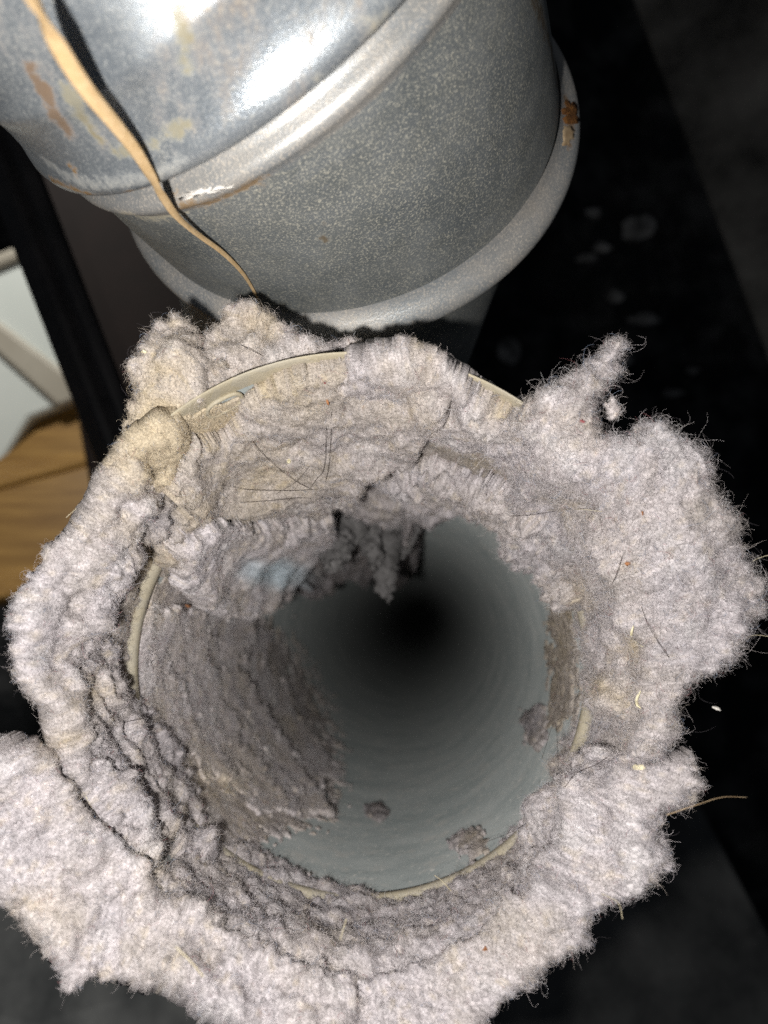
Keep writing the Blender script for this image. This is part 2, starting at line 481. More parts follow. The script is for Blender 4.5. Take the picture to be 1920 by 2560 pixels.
bpy.context.view_layer.update()
def bvh_of(objs):
    vs, fs = [], []
    for o in objs:
        off = len(vs); mw = o.matrix_world
        vs += [mw @ v.co for v in o.data.vertices]
        fs += [tuple(i + off for i in p.vertices) for p in o.data.polygons]
    return BVHTree.FromPolygons(vs, fs)
elbow_bvh = bvh_of([o for o in elbow.children])
def on(bvh, x, y, lift=0.0, default=.16):
    """Where the line of sight through traced pixel x, y meets a built surface, lifted towards the camera."""
    d = Vector(at(x, y, 1.0)).normalized()
    h = bvh.ray_cast(Vector((0, 0, 0)), d)
    if h[0] is None: return at(x, y, default), np.array((0, -1, 0))
    n = np.array(h[1]); n = n if np.dot(n, np.array(d)) < 0 else -n
    return np.array(h[0]) - np.array(d) * lift, n

def chip(name, outline, bvh, lift, thick, mat, parent=None, default=.16, seed=0, jit=1.0):
    """Irregular flake with thickness lying on a surface, from a traced outline."""
    r = random.Random(seed)
    pts = []
    for i, p in enumerate(outline):
        q = outline[(i + 1) % len(outline)]
        for t in ((0, .5) if jit <= 1 else (0, .25, .5, .75)):
            pts.append((p[0] + (q[0] - p[0]) * t + r.uniform(-1, 1) * jit, p[1] + (q[1] - p[1]) * t + r.uniform(-1, 1) * jit))
    cx = sum(p[0] for p in pts) / len(pts); cy = sum(p[1] for p in pts) / len(pts)
    top, bot, mid = [], [], []
    for x, y in pts:
        P, n = on(bvh, x, y, 0, default); top.append(P + n * (lift + thick * .5)); bot.append(P + n * (lift - thick * .6))
        P, n = on(bvh, cx + (x - cx) * .55, cy + (y - cy) * .55, 0, default); mid.append(P + n * (lift + thick * r.uniform(.7, 1.1)))
    P, n = on(bvh, cx, cy, 0, default)
    V = bot + top + mid + [P + n * (lift + thick)]
    k = len(pts); fs = []
    for i in range(k):
        j = (i + 1) % k
        fs += [(i, j, k + j, k + i), (k + i, k + j, 2 * k + j, 2 * k + i), (2 * k + i, 2 * k + j, 3 * k)]
    base = np.array(parent.location) if parent else 0
    return mesh_obj(name, [v - base for v in V], fs, mat, parent)
# rust flakes on the right of the rim, old paint at the bead
chip('rust_flake', [(1214, 226), (1222, 219), (1232, 224), (1240, 221), (1247, 232), (1243, 246), (1249, 262), (1243, 269), (1222, 268), (1212, 255)], elbow_bvh, .0001, .0003, MAT['rust'], elbow, seed=1, jit=2.5)['label'] = 'dark brown rust flake on the rim'
chip('rust_flake', [(1216, 275), (1232, 272), (1242, 282), (1240, 296), (1228, 312), (1214, 314), (1216, 298)], elbow_bvh, .00002, .0001, MAT['rust_pale'], elbow, seed=2, jit=2.5)['label'] = 'paler brown rust stain on the rim'
chip('paint_residue', [(384, 428), (410, 414), (440, 406), (470, 405), (500, 399), (503, 404), (470, 412), (430, 418), (400, 429)], elbow_bvh, .00005, .0003, MAT['white_paint'], elbow, seed=3, jit=4)['label'] = 'white crusted paint in the groove'


def stain(mats, spots, color, strength, scale=420, seed=0.0):
    """Rust that has bled into the zinc: soft noisy spots at places of the sheet (x, y, radius in metres)."""
    places = [(on(elbow_bvh, x, y, 0, .15)[0] - EO, r) for x, y, r in spots]
    for mn in mats:
        nt = MAT[mn].node_tree; B = nt.nodes['Principled BSDF']; L = nt.links
        c = coord(nt); n = noise_node(nt, scale, 5, 0.75, c, 7.0 + seed); total = None
        for p, r in places:
            d = nt.nodes.new('ShaderNodeVectorMath'); d.operation = 'DISTANCE'
            L.new(c, d.inputs[0]); d.inputs[1].default_value = tuple(map(float, p))
            mr = nt.nodes.new('ShaderNodeMapRange'); mr.inputs['From Min'].default_value = r; mr.inputs['From Max'].default_value = r * .1
            L.new(d.outputs['Value'], mr.inputs['Value'])
            if total is None: total = mr.outputs[0]
            else:
                mx = nt.nodes.new('ShaderNodeMath'); mx.operation = 'MAXIMUM'
                L.new(total, mx.inputs[0]); L.new(mr.outputs[0], mx.inputs[1]); total = mx.outputs[0]
        ad = nt.nodes.new('ShaderNodeMath'); ad.operation = 'MULTIPLY_ADD'
        L.new(total, ad.inputs[0]); ad.inputs[1].default_value = .66
        sh = nt.nodes.new('ShaderNodeMath'); sh.operation = 'MULTIPLY_ADD'; sh.inputs[1].default_value = 2.2; sh.inputs[2].default_value = -1.1
        L.new(n.outputs[0], sh.inputs[0]); L.new(sh.outputs[0], ad.inputs[2])
        fac = ramp_node(nt, ad.outputs[0], [(0.28, 0.0), (0.62, strength)])
        gate = nt.nodes.new('ShaderNodeMath'); gate.operation = 'MULTIPLY'; sg = nt.nodes.new('ShaderNodeMath'); sg.operation = 'GREATER_THAN'; sg.inputs[1].default_value = .001
        L.new(total, sg.inputs[0]); L.new(fac.outputs[0], gate.inputs[0]); L.new(sg.outputs[0], gate.inputs[1])
        for sock, val in (('Base Color', color), ('Metallic', None)):
            src = B.inputs[sock].links[0].from_socket
            if sock == 'Base Color': L.new(mix_node(nt, gate.outputs[0], src, val), B.inputs[sock])
            else:
                sb = nt.nodes.new('ShaderNodeMath'); sb.operation = 'SUBTRACT'; sb.use_clamp = True
                L.new(src, sb.inputs[0]); L.new(gate.outputs[0], sb.inputs[1]); L.new(sb.outputs[0], B.inputs[sock])
def run(p, n, r):
    q = spline([(a, b, 0) for a, b in p], n)
    return [(a, b, r) for a, b, _ in q]
stain(['elbow_upper'], run([(98, 190), (115, 235), (150, 290)], 14, .0024) + run([(60, 140), (85, 190)], 6, .0022), (0.17, 0.085, 0.022), .8, 300)
stain(['elbow_upper'], run([(145, 190), (170, 240), (205, 295)], 14, .0024) + run([(385, 40), (402, 100), (405, 150)], 10, .0020) + run([(250, 330), (330, 310), (400, 270)], 12, .002), (0.22, 0.175, 0.065), .65, 300, 2.0)
stain(['elbow_upper'], run([(112, 388), (160, 410), (230, 424), (320, 404)], 30, .0016) + [(160, 370, .002), (330, 425, .002)], (0.26, 0.145, 0.045), .95, 520, 4.0)
stain(['elbow_upper'], run([(100, 350), (180, 395), (300, 390), (390, 350)], 30, .0022), (0.46, 0.43, 0.36), .4, 600, 5.0)
stain(['elbow_upper'], run([(410, 372), (470, 345), (540, 300)], 18, .0018) + [(690, 170, .0018), (815, 55, .003)], (0.40, 0.33, 0.19), .45, 520, 6.0)
stain(['elbow_lower', 'elbow_rim'], run([(395, 446), (440, 440), (500, 420), (550, 392)], 22, .0034), (0.30, 0.20, 0.105), .9, 600, 1.0)
stain(['elbow_lower', 'elbow_rim'], run([(270, 462), (330, 470), (390, 460)], 16, .0022), (0.44, 0.38, 0.26), .6, 600, 3.0)
stain(['elbow_lower'], run([(1150, -10), (1178, 60), (1195, 130), (1207, 200)], 22, .0040) + [(700, 515, .002), (702, 480, .0015)], (0.13, 0.095, 0.055), .85, 420, 8.0)
stain(['elbow_rim'], run([(1222, 215), (1232, 250), (1228, 310)], 14, .0028), (0.22, 0.13, 0.06), .8, 500, 9.0)
# ------------------------------------------------------------------ the dry stalk across the elbow
trace = [(50, -60, .012), (78, 0, .009), (110, 70, .008), (150, 140, .0065), (195, 205, .0055), (245, 265, .0045), (290, 322, .0038), (325, 378, .0045), (352, 425, .0035), (385, 470, .003), (430, 508, .0028), (480, 545, .0025), (520, 585, .002), (545, 622, .0015), (566, 664, .001)]
pts = []
for x, y, l in trace:
    P, n = on(elbow_bvh, x, y, 0, .10); pts.append(max(.05, P[1] - l))
run = np.linspace(0, 1, len(trace))
fit = np.polyval(np.polyfit(run, pts, 4), run); pts = fit - np.maximum(0, fit - np.array(pts) - .0008).max() * np.linspace(1, .3, len(run))
pts = spline([at(x, y, d) for (x, y, l), d in zip(trace, pts)], 60)
wid = np.interp(np.linspace(0, 1, 60), [0, .15, .35, .5, .65, .8, 1], [.00115, .00112, .00094, .00075, .00058, .00044, .00022])
V, Fc = tube(pts, wid, 10, .32)
V = V + (vnoise(V * 120, 5) * .00004)[:, None]
so = mesh_obj('dry_stalk', V, Fc, MAT['stalk'])
tag(so, 'long tan dry stalk lying across the galvanised elbow', 'stalk')

# ------------------------------------------------------------------ the lint
# One master surface follows the duct's inner wall (t < 0), rounds the rim and flares outward (t > 0).
NT = 900
T_MAX, DT = .085, .0005
TT = np.concatenate([np.arange(-.52, -.16, .002), np.arange(-.16, -.07, .001), np.arange(-.07, T_MAX, DT)])
TA = np.linspace(0, 2 * np.pi, NT, endpoint=False)
def flare_angle(theta):
    """How far the flare leans towards the camera, in degrees, round the mouth."""
    deg = np.degrees(theta) % 360
    return np.interp(deg, [0, 30, 60, 90, 120, 150, 180, 205, 222, 240, 262, 285, 310, 335, 360],
                     [2, -2, -4, -4, -8, -12, -10, 6, 34, 40, 40, 34, 26, 12, 2])
def master(theta0=0.0):
    th = TA[None, :]
    phi = np.radians(flare_angle(TA))[None, :]
    t = TT[:, None]
    # direction of travel: along -z (towards the mouth) for t << 0, then turning outward
    turn = sstep(-.004, .007, t) * (np.pi / 2 - phi)
    dr = np.sin(turn) * np.ones_like(th); dz = -np.cos(turn) * np.ones_like(th)
    i0 = np.searchsorted(TT, -.004)
    r = np.zeros((len(TT), NT)); z = np.zeros((len(TT), NT))
    r[i0:] = radius(.004) + np.cumsum(dr[i0:], 0) * DT
    z[i0:] = .004 + np.cumsum(dz[i0:], 0) * DT
    z[:i0] = -TT[:i0, None]
    r[:i0] = radius(-TT[:i0])[:, None] * np.ones((1, NT))
    return duct_point(np.broadcast_to(th, r.shape), r, z)
S = master()
dS_t = np.gradient(S, axis=0)
dS_a = np.roll(S, -1, 1) - np.roll(S, 1, 1)
NRM = unit(np.cross(dS_a, dS_t))
ctr = centre(np.full((1,), .02))[0]
flip = np.sign(np.sum(NRM[100] * (ctr - S[100]), -1)).mean()
NRM = NRM * (1 if flip > 0 else -1)
SX, SY = project(S)

def poly_sd(X, Y, poly):
    P = np.asarray(poly, float); Q = np.roll(P, -1, 0)
    best = np.full(X.shape, 1e9); inside = np.zeros(X.shape, bool)
    for (ax, ay), (bx, by) in zip(P, Q):
        ex, ey = bx - ax, by - ay
        h = np.clip(((X - ax) * ex + (Y - ay) * ey) / (ex * ex + ey * ey + 1e-9), 0, 1)
        best = np.minimum(best, np.hypot(X - ax - h * ex, Y - ay - h * ey))
        c = (ay > Y) != (by > Y)
        inside ^= c & (X < (bx - ax) * (Y - ay) / (by - ay + 1e-12) + ax)
    return np.where(inside, best, -best)

LILAC = np.array([.505, .468, .482]); PALE = np.array([.60, .57, .57]); GREY = np.array([.31, .30, .32])
TAN = np.array([.55, .465, .34]); BLUE = np.array([.46, .53, .58]); BROWN = np.array([.30, .24, .165])
TAN_SPOTS = [(345, 930, 95, .8), (300, 1000, 60, .7), (440, 900, 60, .8), (540, 720, 60, .6), (590, 830, 70, .45), (380, 800, 60, .5), (330, 1195, 45, .6), (395, 1080, 40, .6),
             (300, 1310, 40, .5), (640, 820, 60, .4), (900, 800, 80, .25), (1360, 1500, 35, .5), (1375, 1400, 30, .5), (90, 1990, 60, .4), (240, 1130, 40, .4), (130, 1600, 30, .5),
             (180, 1500, 40, .4), (560, 1010, 90, .35), (1110, 860, 60, .4), (1250, 1270, 50, .4), (480, 1700, 60, .35), (330, 1870, 50, .4), (1040, 1830, 30, .3), (1230, 940, 50, .25)]
def tint_at(P, X, Y, base_mix=0.0, seed=0):
    n1_ = vnoise(P * 90, 31 + seed); n2_ = vnoise(P * 260, 32 + seed); n3_ = vnoise(P * 800, 33 + seed)
    w = np.zeros(X.shape)
    for x, y, r, a in TAN_SPOTS:
        w = np.maximum(w, a * np.exp(-((X - x) ** 2 + (Y - y) ** 2) / (r * r)))
    w = np.clip(w * (1 + .7 * n2_) + .22 * np.clip(n1_ + .2, 0, 1) + .16 * np.clip(n2_, 0, 1) + .34 * sstep(.35, .8, n3_) + base_mix, 0, 1)[..., None]
    g = sstep(.05, .75, n1_ * .6 + n2_ * .5)[..., None]
    c = LILAC * (1 - g * .45) + GREY * g * .45
    g2 = sstep(.1, .8, -n2_ * .7 - n1_ * .4)[..., None]
    c = c * (1 - g2 * .6) + PALE * g2 * .6
    n4_ = vnoise(P * 2300, 34 + seed)
    c = c * (1 + .38 * n4_ + .12 * n3_)[..., None]
    c = c * (1 - w) + TAN * w
    bl = np.exp(-(((X - 583) / 75) ** 2 + ((Y - 1226) / 34) ** 2) ** 2)[..., None] * .95
    c = c * (1 - bl) + BLUE * bl
    return c

def idw(X, Y, pts, default=0.0, r0=60.):
    num = np.full(X.shape, default * .02); den = np.full(X.shape, .02)
    for x, y, v in pts:
        w = np.exp(-((X - x) ** 2 + (Y - y) ** 2) / (2 * r0 * r0))
        num += w * v; den += w
    return num / den

def wrapped_noise(P, s, seed):
    return vnoise(P * s, seed)

LINT_GROUP = 'lint clumps caked on the duct mouth'
lint_objs = []
FIBRES = []
def lint(label, poly, th=.0035, back=.0030, edge=.0026, rag=6.0, lump=1.0, t_rng=(-.52, .085), lift=None, lift_r=60., push=0.0, step=1,
         dens=26.0, flen=.0011, fringe=1.0, tan=0.0, shade=1.0, seed=0, name='lint_clump', terr=0.0, cliff=False, group=LINT_GROUP):
    """One clump of lint: polygon traced on the master surface, thickened, lumped and covered with fibres."""
    P0 = np.asarray(poly, float); mg = 150 if lift else 60
    box = (SX > P0[:, 0].min() - mg) & (SX < P0[:, 0].max() + mg) & (SY > P0[:, 1].min() - mg) & (SY < P0[:, 1].max() + mg)
    tm = (TT >= t_rng[0]) & (TT <= t_rng[1])
    box &= tm[:, None]
    if not box.any(): return None
    rows = np.where(box.any(1))[0]; colsm = box.any(0)
    r0, r1 = rows[0], rows[-1] + 1
    # rotate the ring so that the columns in use are contiguous
    gap = 0
    if colsm.all(): start, ncol = 0, NT
    else:
        z = np.where(~colsm)[0]; runs = np.split(z, np.where(np.diff(z) > 1)[0] + 1)
        if len(runs) > 1 and runs[0][0] == 0 and runs[-1][-1] == NT - 1: runs[0] = np.concatenate([runs[-1], runs[0]]); runs = runs[:-1]
        big = max(runs, key=len); start = (big[-1] + 1) % NT; ncol = NT - len(big)
    ci = (start + np.arange(0, ncol, step)) % NT
    ri = np.arange(r0, r1, step)
    B = S[np.ix_(ri, ci)]; N = NRM[np.ix_(ri, ci)]
    X, Y = SX[np.ix_(ri, ci)], SY[np.ix_(ri, ci)]
    px = B[..., 1] / F * K                      # metres per traced pixel here
    lf = idw(X, Y, lift, 0.0, lift_r) if lift else np.zeros(X.shape)
    X, Y = project(B + N * (lf + th * .5)[..., None] + np.array([0, push, 0]))
    BN = B + N * (lf + th * .9)[..., None]
    rn = wrapped_noise(BN, 170, 40 + seed) * 1.0 + wrapped_noise(BN, 380, 41 + seed) * 1.0 + wrapped_noise(BN, 800, 42 + seed) * .8
    WB = BN + .0012 * np.stack([vnoise(BN * 300, 60 + seed), vnoise(BN * 300, 61 + seed), vnoise(BN * 300, 62 + seed)], -1) + .0005 * np.stack([vnoise(BN * 900, 63 + seed), vnoise(BN * 900, 64 + seed), vnoise(BN * 900, 65 + seed)], -1)
    w1, w2, w3 = worley(WB * 170, 70 + seed), worley(WB * 430, 80 + seed), worley(WB * 950, 85 + seed)
    sd = poly_sd(X, Y, poly) + (rn * .7 + 1.6 * (w1 - .5) + 1.6 * (w2 - .5) + .8 * (w3 - .5)) * rag
    m = sd * px                                 # signed distance to the edge in metres
    inside = m > 0
    q = inside[:-1, :-1] & inside[1:, :-1] & inside[:-1, 1:] & inside[1:, 1:]
    if q.sum() < 4: print('EMPTY', label); return None
    prof = np.sqrt(np.clip(1 - (1 - np.clip(m / edge, 0, 1)) ** 2, 0, 1))
    if cliff: prof = .45 + .55 * prof
    l1 = vnoise(BN * 120, 50 + seed); l3 = vnoise(BN * 520, 52 + seed); l5 = vnoise(BN * 1700, 54 + seed); l2 = l1
    h = th * (1 + .6 * l1)
    nz = lump * (.0007 * (w1 - .5) + .0010 * vnoise(BN * 260, 55 + seed) + .0006 * (w2 - .5) + .00032 * (w3 - .5) + .00035 * l3 + .00014 * l5)
    if terr:
        s_ = (X * .83 - Y * .55) / 44 + .9 * l1 + .12 * l3
        nz = nz + terr * (np.abs(np.sin(np.pi * s_)) * 1.5 - .9)
    h = np.maximum(h, .0002) * prof
    off = np.array([0, push, 0])
    BL = B + N * (lf + h * prof)[..., None]
    NL = unit(np.cross(np.gradient(BL, axis=1), np.gradient(BL, axis=0)))
    NL = NL * np.sign(np.sum(NL * N, -1, keepdims=True) + 1e-9)
    wn = (sstep(.0008, .0035, m) * (.75 if lift and seed != 9 else .35))[..., None]
    NL = unit(NL * wn + N * (1 - wn))
    front = B + N * (h + lf)[..., None] + NL * (nz * prof)[..., None] + off
    bk = back * np.sqrt(np.clip(1 - (1 - np.clip(m / edge, 0, 1)) ** 2, 0, 1)) * (1 + .3 * l2)
    rear = B - N * (bk - lf)[..., None] + off
    idx = -np.ones(inside.shape, int)
    use = np.zeros(inside.shape, bool)
    use[:-1, :-1] |= q; use[1:, :-1] |= q; use[:-1, 1:] |= q; use[1:, 1:] |= q
    idx[use] = np.arange(use.sum()); nv = int(use.sum())
    a, b_, c, d = idx[:-1, :-1][q], idx[1:, :-1][q], idx[1:, 1:][q], idx[:-1, 1:][q]
    QF = np.stack([a, b_, c, d], 1)
    QB = QF[:, ::-1] + nv
    E = np.concatenate([QF[:, [0, 1]], QF[:, [1, 2]], QF[:, [2, 3]], QF[:, [3, 0]]])
    key = np.sort(E, 1); key = key[:, 0].astype(np.int64) * nv + key[:, 1]
    u, inv, cnt = np.unique(key, return_inverse=True, return_counts=True)
    eb = E[cnt[inv] == 1]
    QS = np.stack([eb[:, 1], eb[:, 0], eb[:, 0] + nv, eb[:, 1] + nv], 1)
    Vf, Vb = front[use], rear[use]
    V = np.concatenate([Vf, Vb]); Q = np.concatenate([QF, QB, QS])
    tint = tint_at(Vf, X[use], Y[use], tan, seed) * shade
    o = quad_mesh(name, V, Q, MAT['lint'])
    at_ = o.data.color_attributes.new('tint', 'FLOAT_COLOR', 'POINT')
    rgba = np.ones((2 * nv, 4), np.float32); rgba[:nv, :3] = tint; rgba[nv:, :3] = tint
    at_.data.foreach_set('color', rgba.ravel())
    tag(o, label, 'lint', group)
    lint_objs.append(o)
    # fibres
    p0, p1, p2, p3 = Vf[QF[:, 0]], Vf[QF[:, 1]], Vf[QF[:, 2]], Vf[QF[:, 3]]
    fn = np.cross(p2 - p0, p3 - p1); ar = np.linalg.norm(fn, axis=1) * .5
    fn = unit(fn)
    s_ = np.sign(np.sum(fn * N[:-1, :-1][q], -1)); fn *= s_[:, None]
    me_ = m[:-1, :-1][q]
    n_main = int(ar.sum() * 1e6 * dens)
    pick = rng.choice(len(ar), n_main, p=ar / ar.sum())
    wE = ar * np.exp(-me_ / .0012)
    n_edge = int(len(eb) * DT * step * 1000 * 24 * fringe)
    pe = rng.choice(len(ar), n_edge, p=wE / wE.sum())
    allp = np.concatenate([pick, pe]); M = len(allp)
    is_edge = np.arange(M) >= n_main
    uu, vv = rng.random((M, 1)), rng.random((M, 1))
    root = (p0[allp] * (1 - uu) + p1[allp] * uu) * (1 - vv) + (p3[allp] * (1 - uu) + p2[allp] * uu) * vv
    nn = fn[allp]
    # outward direction across the edge, from the gradient of the signed distance
    gm = np.gradient(m)
    out = -(gm[0][..., None] * dS_t[np.ix_(ri, ci)] / 1 + gm[1][..., None] * dS_a[np.ix_(ri, ci)] * .5 * 1.0)
    out = unit(out)[:-1, :-1][q][allp]
    rand = unit(rng.normal(size=(M, 3)))
    up = rng.uniform(-.1, .6, (M, 1))
    d = unit(rand + nn * up + np.where(is_edge[:, None], out * .6, 0))
    clump = vnoise(root * 350, 90 + seed) + .6 * vnoise(root * 900, 91 + seed)
    ln = flen * rng.gamma(4, .25, M) * np.where(is_edge, .45 + 1.5 * np.clip(clump + .15, 0, 1) * rng.random(M), 1.0)
    long_ = rng.random(M) < np.where(is_edge, .012, .006)
    ln = np.where(long_, flen * rng.uniform(2.2, 4.5, M), ln)
    k = 6
    pts_ = np.zeros((M, k, 3)); pts_[:, 0] = root - nn * .0003
    cur = unit(rng.normal(size=(M, 3)))
    curl = rng.uniform(.3, 1.5, (M, 1))
    for j in range(1, k):
        d = unit(d + np.cross(cur, d) * curl + .35 * rng.normal(size=(M, 3)))
        pts_[:, j] = pts_[:, j - 1] + d * (ln / (k - 1))[:, None]
    tn = tint[np.clip(QF[allp, 0], 0, nv - 1)]
    br = rng.uniform(.55, 1.5, (M, 1))
    col = np.clip(tn * br, 0, .9)
    white = rng.random(M) < .04; col[white] = (.80, .80, .82)
    dark = (rng.random(M) < .02) | (long_ & (rng.random(M) < .5)); col[dark] = (.10, .09, .10)
    bl = rng.random(M) < .03; col[bl] = (.30, .36, .48)
    rd = rng.random(M) < .012; col[rd] = (.38, .16, .17)
    rad = rng.uniform(.000007, .000017, M)
    cu = bpy.data.hair_curves.new('fibres')
    cu.add_curves([k] * M)
    cu.attributes['position'].data.foreach_set('vector', pts_.astype(np.float32).ravel())
    ra = cu.attributes.get('radius') or cu.attributes.new('radius', 'FLOAT', 'POINT')
    ra.data.foreach_set('value', (rad[:, None] * np.array([1, 1, 1, .95, .85, .5])[None, :]).astype(np.float32).ravel())
    ca = cu.attributes.new('tint', 'FLOAT_COLOR', 'CURVE')
    ca.data.foreach_set('color', np.concatenate([col, np.ones((M, 1))], 1).astype(np.float32).ravel())
    cu.materials.append(MAT['fibre'])
    fo = bpy.data.objects.new('fibres', cu); fo.parent = o; fo['kind'] = 'stuff'
    COL.objects.link(fo)
    FIBRES.append(M)
    return o

# the tufts behind the rim, upper left
lint('lumpy grey tuft standing up behind the rim beside the dry stalk end',
     [(432, 790), (440, 725), (470, 692), (520, 652), (560, 662), (600, 682), (650, 722), (700, 738), (760, 722), (800, 748), (790, 748), (740, 752), (620, 786), (520, 834), (440, 872), (430, 850)],
     th=.006, back=.004, edge=.0028, t_rng=(.0, .05), push=.013, seed=1, tan=.12, lump=1.4)
lint('tall pointed grey and tan tuft at the upper left above the rim',
     [(262, 950), (283, 870), (290, 800), (320, 730), (345, 690), (375, 668), (410, 690), (432, 730), (425, 760), (470, 775), (485, 790), (455, 826), (436, 868), (396, 902), (330, 950)],
     th=.006, back=.004, edge=.0028, t_rng=(.0, .06), push=.009, seed=2, tan=.22, lump=1.4)
lint('tan dusty lint on the upper left corner of the rim',
     [(275, 925), (330, 900), (390, 893), (402, 925), (412, 960), (385, 990), (390, 1040), (370, 1085), (310, 1110), (215, 1045), (245, 975)],
     th=.0030, back=.003, edge=.004, t_rng=(-.03, .06), seed=3, tan=.35)
lint('thin tan dusty felt round the oval lock tab at the upper left of the rim',
     [(375, 915), (430, 896), (470, 880), (540, 850), (620, 812), (740, 778), (745, 800), (620, 850), (560, 885), (530, 940), (470, 975), (410, 975), (385, 940)],
     th=.0005, back=.0003, edge=.002, rag=3, t_rng=(-.02, .0), seed=29, tan=.75, lump=.15, flen=.0010)
lint('ragged grey ridge of lint along the left of the rim beside the wooden floor',
     [(275, 955), (250, 985), (210, 1030), (190, 1090), (150, 1150), (100, 1190), (60, 1240), (30, 1330), (40, 1420), (60, 1500), (105, 1590), (150, 1670), (200, 1735), (260, 1800), (330, 1880),
      (338, 1840), (300, 1772), (260, 1697), (200, 1647), (168, 1587), (156, 1506), (170, 1447), (205, 1400), (230, 1359), (226, 1284), (240, 1255), (262, 1218), (285, 1195), (335, 1150), (372, 1080)],
     th=.0045, back=.003, edge=.0028, t_rng=(-.03, .05), seed=4, lump=1.3)
lint('knobbly second ridge of grey lint inside the left of the rim',
     [(232, 1340), (230, 1420), (250, 1478), (272, 1482), (310, 1521), (350, 1577), (385, 1657), (425, 1747), (448, 1830), (455, 1865), (415, 1856), (372, 1800), (330, 1850), (298, 1772), (258, 1700), (198, 1650), (163, 1590), (150, 1506), (168, 1440), (205, 1395)],
     th=.0034, back=.001, edge=.0022, rag=8, t_rng=(-.045, .02), seed=5, lump=1.0, terr=.0015)
lint('thick pale blurred lint skirt spilling out at the lower left',
     [(-90, 1590), (40, 1610), (72, 1592), (112, 1622), (128, 1668), (185, 1748), (240, 1806), (330, 1890), (420, 1950), (480, 2005), (560, 2050), (640, 2080), (780, 2110), (800, 2330), (500, 2235), (370, 2140), (250, 2100), (150, 2122), (100, 2060), (30, 1960), (-90, 1930)],
     th=.006, back=.004, edge=.0028, rag=8, t_rng=(-.004, .085), seed=6, lump=1.5, shade=1.05)
lint('shaded grey lint slope inside the bottom of the duct mouth',
     [(418, 1845), (480, 1832), (560, 1850), (612, 1866), (670, 1908), (740, 1928), (800, 1940), (820, 1952), (905, 1948), (930, 1918), (990, 1892), (1010, 1886), (1050, 1868), (1070, 1838), (1130, 1785), (1175, 1725), (1250, 1800), (1150, 1960), (1060, 2040), (900, 2120), (760, 2140), (640, 2110), (560, 2080), (470, 2030), (390, 1950), (330, 1885)],
     th=.0016, back=.001, edge=.0022, rag=7, t_rng=(-.045, .03), seed=7, lump=1.0, terr=.0004)
lint('pale flap of lint hanging out at the lower right with a forked tip',
     [(1172, 1740), (1215, 1655), (1310, 1620), (1400, 1655), (1490, 1638), (1520, 1680), (1500, 1730), (1432, 1758), (1422, 1790), (1460, 1830), (1442, 1870), (1400, 1900), (1370, 1930), (1300, 1960), (1270, 2040), (1200, 2080), (1130, 2130), (1062, 2200), (1045, 2290), (690, 2330), (720, 2110), (880, 2090), (1040, 2020), (1120, 1940)],
     th=.0055, back=.004, edge=.0028, rag=8, t_rng=(-.02, .085), seed=8, lump=1.3, shade=1.05)
lint('broad fluffy lint flap on the right of the mouth with a tuft pointing up',
     [(1140, 885), (1158, 842), (1200, 832), (1256, 814), (1284, 776), (1318, 756), (1324, 796), (1292, 848), (1254, 890), (1300, 930), (1360, 950), (1410, 920), (1440, 960), (1490, 1000), (1520, 1050), (1560, 1110), (1590, 1190), (1640, 1272), (1590, 1320), (1570, 1400), (1530, 1440), (1482, 1460), (1460, 1540), (1430, 1615), (1410, 1645), (1300, 1645), (1200, 1680), (1246, 1612), (1288, 1540), (1290, 1480), (1280, 1400), (1245, 1290), (1204, 1200), (1146, 1100), (1108, 1020), (1065, 955), (1098, 900)],
     th=.0050, back=.004, edge=.0028, rag=11, t_rng=(-.04, .085), seed=9, lump=1.1, lift=[(1270, 1400, -.0030), (1265, 1560, -.0030), (1225, 1250, -.0030), (1160, 1120, -.0022), (1340, 1450, -.0010), (1300, 1250, -.0008), (1400, 1400, 0), (1400, 1200, 0), (1300, 1000, 0), (1500, 1300, 0)], lift_r=45, fringe=1.8, flen=.0018)
lint('small white lint tuft held by threads in the notch of the right flap',
     [(1308, 872), (1330, 852), (1346, 878), (1338, 902), (1316, 908)], th=.002, back=.002, edge=.002, rag=4, t_rng=(.0, .085), seed=18, shade=1.25, fringe=3.0)
lint('small lint tuft at the edge of the right flap beside the notch',
     [(1372, 930), (1384, 905), (1398, 915), (1402, 950), (1386, 965)], th=.002, back=.002, edge=.002, rag=4, t_rng=(.0, .085), seed=19, shade=1.1, fringe=3.0)
lint('grey lint draped over the top of the rim below the elbow',
     [(745, 775), (800, 748), (850, 730), (900, 735), (960, 762), (985, 795), (1020, 832), (1066, 866), (1112, 908), (1140, 960), (1085, 975), (1000, 950), (930, 940), (850, 960), (740, 920), (700, 850)],
     th=.0040, back=.002, edge=.0028, t_rng=(-.035, .03), seed=10, lump=.85, tan=.05)
lint('wide tan-grey lint flap hanging inside the top, crossed by dark hairs',
     [(505, 944), (533, 890), (561, 861), (620, 823), (740, 786), (800, 790), (900, 830), (960, 880), (950, 925), (930, 937), (890, 1000), (830, 1020), (782, 1030), (764, 1075), (700, 1095), (640, 1108), (560, 1122), (500, 1116), (425, 1118), (400, 1092), (375, 1080), (395, 990), (440, 955)],
     th=.0030, back=.0030, edge=.0028, t_rng=(-.10, .0), seed=11, lump=.85, tan=.16, shade=.92,
     lift=[(500, 1140, .011), (620, 1140, .013), (740, 1100, .014), (800, 1010, .010), (900, 960, .006), (440, 1100, .007), (600, 1040, .008), (700, 1000, .007), (600, 900, .001), (800, 850, .0005), (480, 950, .001)], lift_r=70)
